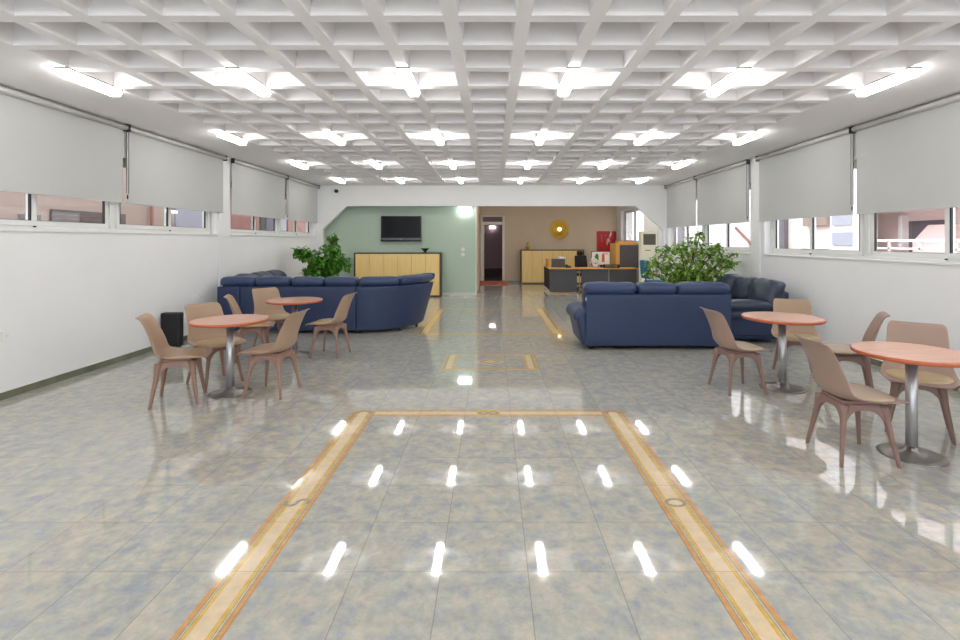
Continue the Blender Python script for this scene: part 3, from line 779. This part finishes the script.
# ------------------------------------------------------------------ sunburst
e = thing('sunburst_mirror', 'round gold sunburst with a glowing centre on the taupe wall', 'wall decoration', (2.475, Y2, 1.96))
rays = MB(); N = 72
for i in range(N):
    a = 2*PI*i/N; r1 = (.40, .36, .385)[i % 3]; wd = .008
    d = Vector((math.cos(a), 0, math.sin(a))); q = Vector((-math.sin(a), 0, math.cos(a)))
    b = Vector((0, -.03, 0))
    rays.add([d*.1+q*.004+b, d*.1-q*.004+b, d*r1-q*wd+b, d*r1+q*wd+b]+[d*.1+q*.004+b*.6, d*.1-q*.004+b*.6, d*r1-q*wd+b*.6, d*r1+q*wd+b*.6],
             [(0, 1, 2, 3), (4, 5, 6, 7), (0, 1, 5, 4), (1, 2, 6, 5), (2, 3, 7, 6), (3, 0, 4, 7)])
rays.build('rays', M['gold'], e)
o = MB().lathe([(.27, 0), (.265, .02), (.2, .04), (.14, .05), (.0, .055)], n=48).build('disc', M['gold'], e, smooth=True); o.rotation_euler = (PI/2, 0, 0)
o = MB().lathe([(.16, .045), (.15, .06), (.10, .066), (.0, .066)], n=40).build('inner_disc', M['gold2'], e, smooth=True); o.rotation_euler = (PI/2, 0, 0)
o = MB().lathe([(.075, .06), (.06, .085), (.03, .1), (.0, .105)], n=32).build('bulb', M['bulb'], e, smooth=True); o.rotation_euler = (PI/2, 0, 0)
# red painting
e = thing('painting', 'bright red abstract canvas with orange and white splash beside the window corner', 'painting', (4.20, Y2-.04, 1.13))
MB().box(-.35, .35, 0, .038, 0, .76).build('canvas', M['red'], e)
mb = MB(); mb.mi = 0
for (x, z, a, b, t, k) in ((.12, .55, .05, .17, -.35, 0), (.06, .40, .06, .10, -.5, 1), (.15, .66, .03, .12, -.2, 2), (.02, .30, .03, .05, .4, 1), (-.18, .52, .015, .16, .05, 0), (-.05, .6, .05, .02, 0, 0)):
    mb.mi = k; n = 16
    pts = []
    for i in range(n):
        an = 2*PI*i/n; rr = 1+.25*math.sin(3*an+k)
        u, v = a*rr*math.cos(an), b*rr*math.sin(an)
        pts.append((x+u*math.cos(t)-v*math.sin(t), z+u*math.sin(t)+v*math.cos(t)))
    mb.prism(pts, 'y', -.004-.002*k, 0)
mb.build('brushwork', [M['orange'], M['pinkish'], M['paper']], e)

# ------------------------------------------------------------------ door to the corridor
mb = MB()
f = .065
mb.box(DX0-f, DX0+.02, Y2-.03, Y2+.2, 0, DH+.04); mb.box(DX1-.02, DX1+f, Y2-.03, Y2+.2, 0, DH+.04)
mb.box(DX0-f, DX1+f, Y2-.03, Y2+.2, DH, DH+.05); mb.box(DX0, DX1, Y2-.025, Y2+.2, 2.13, 2.24)
fr = MB()
e = bpy.data.objects.new('door_1', None); C.objects.link(e); e['kind'] = 'structure'
mb.build('door_frame', M['doorf'], e, bevel=.006)
MB().box(DX0+.02, DX1-.02, Y2+.08, Y2+.10, 2.24, DH).build('transom_panel', M['mauve'], e)
lf = MB().box(DX0+.02, DX0+.06, Y2+.18, Y2+.95, .01, 2.13).build('door_leaf', M['doorf'], e, bevel=.004)
hd = MB(); hd.tube([(DX0+.06, Y2+.25, 1.02), (DX0+.12, Y2+.25, 1.02), (DX0+.12, Y2+.36, 1.02)], .01, 8); hd.build('door_handle', M['steel'], lf, smooth=True)
# corridor shell
mb = MB(); mb.box(-1.3, 1.3, 21.3, 21.45, -.05, 2.6); mb.box(-1.4, -1.3, Y2+.2, 21.45, -.05, 2.6); mb.box(1.3, 1.4, Y2+.2, 21.45, -.05, 2.6)
struct('wall_corridor', mb, M['mauve'])
struct('ceiling_corridor', MB().box(-1.4, 1.4, Y2+.2, 21.45, 2.5, 2.6), M['mauve'])
struct('floor_corridor', MB().box(-1.4, 1.4, Y2, 21.45, -.2, -.0), M['brown'])
struct('baseboard_corridor', MB().box(-1.3, 1.3, 21.27, 21.3, 0, .35), M['brown'])
e = thing('wall_lamp', 'small lit lamp on the dark corridor wall seen through the doorway', 'lamp', (.02, 21.3, 2.12))
MB().box(-.13, .13, -.02, 0, -.045, .045).build('housing', M['white'], e); MB().rbox((0, -.05, 0), (.24, .07, .08), .02).build('diffuser', M['lampc'], e, smooth=True)
struct('trim_12', MB().box(-.47, .56, 17.62, Y2-.03, 0, .075), M['terr'], bevel=.006)

# ------------------------------------------------------------------ reception desk
e = thing('reception_desk', 'beech-topped reception desk with charcoal front panels in the back room', 'desk', (1.68, 14.4, 0))
t = MB()
t.prism([(-.02, .0), (.25, -.06), (.85, -.04), (2.6, .0), (2.6, .62), (.62, .62), (.62, 1.62), (.0, 1.62)], 'z', .715, .742)
t.build('desktop', M['maple2'], e, bevel=.003)
p = MB().prism([(.0, .06), (.12, .02), (.80, .04), (.80, .06), (.12, .045), (.0, .08)], 'z', .045, .715); p.build('front_panel', M['char'], e)
MB().box(.93, 1.72, .06, .08, .12, .715).build('front_panel', M['char'], e); MB().box(1.76, 2.55, .06, .08, .12, .715).build('front_panel', M['char'], e)
MB().box(.0, .02, .1, 1.6, .10, .715).build('side_panel', M['stain'], e)
for x in (.88, 1.0, 1.74, 2.57):
    MB().tube([(x, .1, .01), (x, .1, .715)], .017, 10).build('leg', M['steel'], e, smooth=True)
for x, y in ((.03, .12), (.72, .06), (.03, 1.5)):
    MB().box(x-.05, x+.05, y-.03, y+.05, 0, .045).build('foot', M['steel'], e, bevel=.005)
# things on the desk (z .742)
DZ = .742
e = thing('desk_organiser', 'charcoal desk tray with wooden back standing on the left of the desk', 'tray', (1.70, 14.85, DZ))
MB().box(.0, .03, .0, .9, 0, .25).build('end_board', M['maple2'], e)
MB().box(.12, .50, .05, .35, 0, .25).build('box', M['char'], e, bevel=.004)
o = MB().rbox((0, 0, .03), (.22, .2, .06), .02).build('papers', M['paper'], None, loc=(2.10, 15.05, DZ+.25)); o.rotation_euler = (0, 0, .3)
tag(o, 'crumpled white papers lying on top of the charcoal desk tray', 'papers')
e = thing('desk_phone', 'black desk telephone just right of the charcoal tray', 'telephone', (2.27, 14.75, DZ))
MB().prism([(-.09, 0), (.09, 0), (.09, .06), (-.09, .025)], 'x', -.08, .08).build('body', M['dark'], e)
MB().rbox((-.05, 0, .075), (.05, .2, .035), .015).build('handset', M['dark'], e, smooth=True)
# office chair black
def office_chair(loc, rz, label, mt, zs, back_h, head):
    e = thing('office_chair', label, 'chair', loc, rz)
    for k in range(5):
        a = 2*PI*k/5; c, s = math.cos(a), math.sin(a)
        MB().tube([(0, 0, .10), (.30*c, .30*s, .065)], [.022, .014], 8).build('spoke', M['dark'], e, smooth=True)
        MB().lathe([(.0, -.025), (.02, -.02), (.025, 0), (.02, .02), (.0, .025)], (.30*c, .30*s, .03), 10).build('caster', M['dark'], e, smooth=True)
    MB().tube([(0, 0, .08), (0, 0, zs-.06)], .025, 12).build('gas_lift', M['dark'], e, smooth=True)
    MB().rbox((0, 0, zs), (.48, .46, .09), .04, (0, 0, .02)).build('seat', mt, e, smooth=True)
    MB().rbox((0, -.25, zs+.10+back_h/2), (.42, .08, back_h), .04, (0, .02, 0), fn=lambda p: Vector((p.x*(1.08-.25*max(0, (p.z-zs-.3))), p.y-.12*(p.z-zs), p.z))).build('backrest', mt, e, smooth=True)
    MB().tube([(0, -.05, zs-.05), (0, -.27, zs-.02), (0, -.30, zs+.25)], .018, 8).build('back_bar', M['dark'], e, smooth=True)
    if head: MB().rbox((0, -.36, zs+.17+back_h), (.22, .08, .15), .05).build('headrest', mt, e, smooth=True)
    for s in (-1, 1):
        ar = MB(); ar.tube([(s*.24, .05, zs-.02), (s*.28, .05, zs+.18), (s*.28, -.15, zs+.18), (s*.28, .16, zs+.19)], .014, 8); ar.build('armrest', M['dark'], e, smooth=True)
    return e
office_chair((2.96, 15.65, 0), R(200), 'black high-backed office chair with headrest behind the desk', M['stain'], .47, .50, True)
office_chair((4.10, 12.35, 0), R(-80), 'teal swivel chair seen edge-on beside the big plant', M['teal'], .50, .46, False)
# framed photos board on desk
e = thing('monitor', 'thin-framed screen with white, green and pink picture on the desk', 'monitor', (3.30, 14.95, DZ+.06))
MB().box(-.30, .27, 0, .025, .0, .42).build('frame', M['stain'], e)
MB().box(-.285, .255, -.003, 0, .015, .405).build('picture', M['paper'], e)
mb = MB()
for x0, x1, z0, z1, k in ((-.20, -.08, .15, .30, 0), (-.17, -.1, .27, .35, 0), (.02, .10, .10, .34, 1), (.03, .20, .33, .38, 2), (.12, .22, .12, .30, 3)):
    mb.mi = k; mb.box(x0, x1, -.006, -.003, z0, z1)
mb.build('image', [M['leaf'], M['orange'], M['pinkish'], M['white']], e)
MB().box(-.03, .03, 0, .04, -.06, .02).build('stand', M['stain'], e)
e = thing('flower_pot', 'small white pot with pale flowers on the desk beside the black chair', 'flower pot', (3.08, 14.72, DZ))
MB().lathe([(.05, 0), (.065, .05), (.07, .11), (.06, .11), (.0, .09)], n=18).build('pot', M['white'], e, smooth=True)
fl = MB()
for k in range(26):
    a = random.uniform(0, 2*PI); r = random.uniform(.02, .16); z = random.uniform(.12, .28)
    fl.rbox((r*math.cos(a)-.03, r*math.sin(a)*.6, z), (.06, .05, .04), .019, seg=.1, n=2)
fl.build('blossoms', M['paper'], e, smooth=True)
st = MB()
for k in range(8):
    a = k*.8; st.tube([(0, 0, .09), (.1*math.cos(a), .06*math.sin(a), .2)], .004, 5)
st.build('stems', M['leaf'], e)
e = thing('document_tray', 'low black letter tray on the desk between flowers and cupboard', 'tray', (3.52, 14.62, DZ))
MB().box(-.22, .22, -.12, .12, 0, .012).build('bottom', M['stain'], e); 
for z in (.05, .09): MB().box(-.22, .22, -.12, .12, z, z+.01).build('shelf', M['stain'], e)
for x in (-.22, .21): MB().box(x, x+.01, -.12, .12, 0, .10).build('side', M['stain'], e)
# tall cupboard behind desk
e = thing('filing_cupboard', 'tall cupboard with charcoal doors and beech side behind the right end of the desk', 'cupboard', (4.12, 15.06, 0))
MB().box(-.36, .34, 0, .7, .0, 1.44).build('body', M['maple2'], e)
MB().box(-.37, .37, -.01, .7, 1.44, 1.46).build('top', M['maple2'], e)
for x0, x1 in ((-.24, .05), (.053, .33)): MB().box(x0, x1, -.022, 0, .05, 1.41).build('door', M['char'], e, bevel=.002)
MB().box(-.36, -.243, -.02, 0, .0, 1.44).build('side_panel', M['maple2'], e)
MB().box(.335, .385, -.03, .7, .0, 1.46).build('frame_post', M['stain'], e)
e = thing('wooden_tray', 'low open wooden box on top of the tall cupboard', 'box', (4.10, 15.2, 1.46))
for a in ((-.24, .24, 0, .015, 0, .07), (-.24, .24, .285, .3, 0, .07), (-.24, -.22, 0, .3, 0, .09), (.22, .24, 0, .3, 0, .09)): MB().box(*a).build('side', M['maple2'], e)
MB().box(-.22, .22, .015, .285, 0, .01).build('bottom', M['maple2'], e)
o = MB().box(-.11, .11, .05, .2, 0, .07).build('case', M['brown'], None, bevel=.004, loc=(4.09, 15.22, 1.47)); tag(o, 'small dark brown case inside the wooden box on the cupboard', 'box')
# floor-standing air conditioner
e = thing('air_conditioner', 'cream floor-standing air conditioner with grey grille beside the big plant', 'air conditioner', (4.34, 13.64, 0))
MB().rbox((0, .13, .905), (.46, .26, 1.81), .025).build('body', M['cream'], e, smooth=True)
g = MB()
g.box(-.17, .17, -.006, .0, 1.43, 1.73)
for k in range(9): g.box(-.165, .165, -.012, -.006, 1.445+.031*k, 1.458+.031*k)
g.build('grille', M['grille'], e)
MB().box(-.12, .03, -.006, 0, 1.27, 1.29).build('control_panel', M['grille'], e)
MB().box(-.17, .17, -.005, 0, .12, .9).build('lower_panel', M['cream'], e, bevel=.004)

# ------------------------------------------------------------------ plants
def plant(label, loc, clusters, nleaf, ml, seed, size=.05, trunk_h=.5):
    rnd = random.Random(seed)
    e = thing('potted_plant', label, 'plant', loc)
    MB().lathe([(.13, 0), (.15, .04), (.19, .30), (.205, .31), (.205, .36), (.185, .36), (.18, .31)], n=28).build('pot', M['pot'], e, smooth=True)
    MB().lathe([(.182, .30), (.16, .325), (.0, .33)], n=20).build('soil', M['soil'], e, smooth=True)
    br = MB()
    for (cx, cy, cz, r) in clusters:
        bx, by = rnd.uniform(-.05, .05), rnd.uniform(-.05, .05)
        p0 = Vector((bx, by, .3)); p3 = Vector((cx, cy, cz)); p1 = Vector((bx*1.5+cx*.15, by*1.5+cy*.15, .3+(cz-.3)*.45)); p2 = Vector((cx*.6, cy*.6, .3+(cz-.3)*.75))
        br.tube([p0, p1, p2, p3], [.016, .012, .009, .004], 6)
        for k in range(7):
            d = Vector((rnd.gauss(0, 1), rnd.gauss(0, 1), rnd.gauss(.3, .8))).normalized()*r*rnd.uniform(.5, .95)
            br.tube([p2.lerp(p3, rnd.random()), p3+d*.6, p3+d], [.004, .003, .0015], 5)
    br.build('branches', M['bark'], e, smooth=True)
    lf = MB(); tot = sum(c[3]**2 for c in clusters)
    for (cx, cy, cz, r) in clusters:
        n = int(nleaf*r*r/tot)
        for _ in range(n):
            d = Vector((rnd.gauss(0, 1), rnd.gauss(0, 1), rnd.gauss(0, 1))).normalized()*r*(rnd.random()**.45)
            p = Vector((cx, cy, cz))+Vector((d.x, d.y, d.z*.85))
            q = Matrix.Rotation(rnd.uniform(0, 2*PI), 3, 'Z') @ Matrix.Rotation(rnd.uniform(-1.1, .5), 3, 'X') @ Matrix.Rotation(rnd.uniform(-.5, .5), 3, 'Y')
            s = size*rnd.uniform(.7, 1.3)
            pts = [(0, 0, 0), (.36, .35, .08), (.30, .8, .02), (0, 1.25, -.14), (-.30, .8, .02), (-.36, .35, .08), (0, .5, -.03), (0, .85, -.05)]
            vs = [p+q @ (Vector(t)*s) for t in pts]
            lf.add(vs, [(0, 1, 6), (1, 2, 7, 6), (2, 3, 7), (3, 4, 7), (4, 5, 6, 7), (5, 0, 6)])
    lf.build('foliage', ml, e)
    # centre twist: leaves are one continuous crown
    return e
plant('leafy green potted plant in the left corner behind the long sofa', (-3.95, 11.35, 0),
      [(-.02, 0, 1.05, .26), (.22, .05, .98, .30), (-.18, -.05, 1.2, .24), (.25, 0, 1.36, .22), (.30, .0, 1.58, .15), (-.40, 0, 1.22, .17), (.48, .05, 1.02, .22), (.05, .1, .82, .26), (-.25, 0, .82, .18), (.36, 0, 1.22, .18), (-.47, .0, 1.32, .12), (.02, 0, .7, .3)],
      1900, M['leaf'], 3, .085)
plant('big spreading yellow-green potted plant on the right behind the three-seat sofa', (3.76, 9.42, 0),
      [(-.05, 0, .88, .34), (.25, 0, .92, .30), (-.38, 0, .98, .27), (.02, 0, 1.22, .28), (.35, 0, 1.3, .24), (-.45, 0, 1.34, .20), (.10, 0, 1.52, .17), (.62, 0, 1.18, .22), (-.20, 0, 1.42, .16), (.52, .0, 1.42, .14), (.80, 0, 1.12, .13), (-.70, 0, 1.12, .16), (.20, 0, 1.68, .10), (-.78, 0, .95, .10), (.55, 0, .92, .22), (0, 0, .68, .36), (-.3, 0, .7, .26), (.86, 0, 1.3, .07)],
      2500, M['leafy'], 5, .070)

# ------------------------------------------------------------------ outside buildings
struct('ground', MB().box(-40, 40, -15, 60, -3.7, -3.5), M['ground'])
e = thing('apartment_building', 'pale pink building with balcony seen through the right windows', 'building', (10, 5, -3.5))
def ob(name, m, x0, x1, y0, y1, z0, z1, b=0): return MB().box(x0-10, x1-10, y0-5, y1-5, z0+3.5, z1+3.5).build(name, m, e, bevel=b)
mb = MB()
for a in ((10, 14, 4, 10.4, -3.5, 7), (10, 10.2, 13.1, 32, -3.5, 7), (10, 14, 10.4, 13.1, -3.5, 1.05), (10, 14, 10.4, 13.1, 2.3, 7), (10.9, 14, 10.4, 14.3, 1.05, 2.3), (10.2, 14, 14.3, 32, -3.5, 7), (10.2, 14, 13.1, 14.3, -3.5, 1.05), (10.2, 14, 13.1, 14.3, 2.3, 7)):
    mb.box(a[0]-10, a[1]-10, a[2]-5, a[3]-5, a[4]+3.5, a[5]+3.5)
mb.build('wall', M['fpink'], e)
ob('balcony_door', M['fdark'], 10.84, 10.9, 11.7, 12.88, 1.05, 2.05)
ob('column', M['fwhite'], 10.75, 10.9, 12.98, 13.10, 1.3, 2.2)
ob('balcony_rail', M['fwhite'], 9.95, 10.0, 10.3, 13.2, 1.52, 1.58); ob('balcony_rail', M['fpink'], 9.95, 10.0, 10.3, 13.2, 1.33, 1.38)
for y in (10.6, 11.5, 12.4, 13.0): ob('post', M['fpink'], 9.95, 10.0, y, y+.05, 1.05, 1.55)
st = MB().prism([(6.4, 4.55), (7.55, 4.55), (7.55, 5.02), (7.1, 5.43), (6.4, 5.43)], 'x', .66, .8).build('stair_flight', M['fpink'], e)
ob('end_block', M['fwhite'], 9.8, 10.0, 13.3, 14.35, -3.5, 7)
for z in (1.98, 1.42): ob('shutter', M['fgrey'], 9.75, 9.8, 13.45, 14.2, z-.0, z+.36)
ob('awning', M['fbrown'], 9.85, 10.0, 14.6, 15.7, 2.0, 2.3)
ob('fire_stair_rail', M['fwhite'], 9.9, 10.0, 14.5, 16.0, 1.3, 1.36)
ob('dark_bay', M['fdark'], 9.85, 10.0, 16.7, 18.6, -3.5, 4)
ob('pale_bay', M['fwhite'], 9.8, 10.0, 18.9, 32, -3.5, 7)
MB().tube([(-.25, 14.8, 5.55), (-.25, 13.4, 4.8)], .05, 8).build('pipe', M['fbrick'], e)
ob('dark_window', M['fdark'], 9.75, 9.8, 25.2, 27, 1, 3)
ob('small_vent', M['fdark'], 9.97, 10, 11.0, 11.15, 2.28, 2.38)

e = thing('apartment_building', 'salmon building with dark windows seen through the left windows', 'building', (-8, 5, -3.5))
def ol(name, m, x0, x1, y0, y1, z0, z1): return MB().box(x0+8, x1+8, y0-5, y1-5, z0+3.5, z1+3.5).build(name, m, e)
ol('wall', M['fbrown'], -12, -8, 2, 30, -3.5, 9)
ol('window', M['fdk'], -8, -7.97, 8.35, 8.75, 1.6, 2.0)
w0 = ol('window', M['fdk'], -8, -7.95, 8.95, 10.75, 1.5, 2.12)
for k in range(8): MB().box(.05, .06, 3.98, 5.72, 5.03+.07*k, 5.04+.07*k).build('slat', M['fbrick'], w0)
ol('drain_pipe', M['fbrick'], -7.95, -7.9, 11.5, 11.56, -3.5, 6)
ol('shutter', M['fsteel'], -8, -7.94, 12.45, 14.2, 1, 3)
ol('brick_bay', M['fbrick'], -8, -7.9, 15.0, 16.8, -3.5, 6)
ol('dark_bay', M['fdk'], -8, -7.92, 17.0, 18.8, 1, 3.5)
ac = ol('fan_unit', M['fsteel'], -7.92, -7.6, 17.4, 18.3, 1.9, 2.5)
ol('pale_bay', M['fbrick'], -8, -7.9, 19.2, 21.4, 1, 3)
ol('blue_bay', M['fsteel'], -8, -7.9, 22, 26, 1, 3)
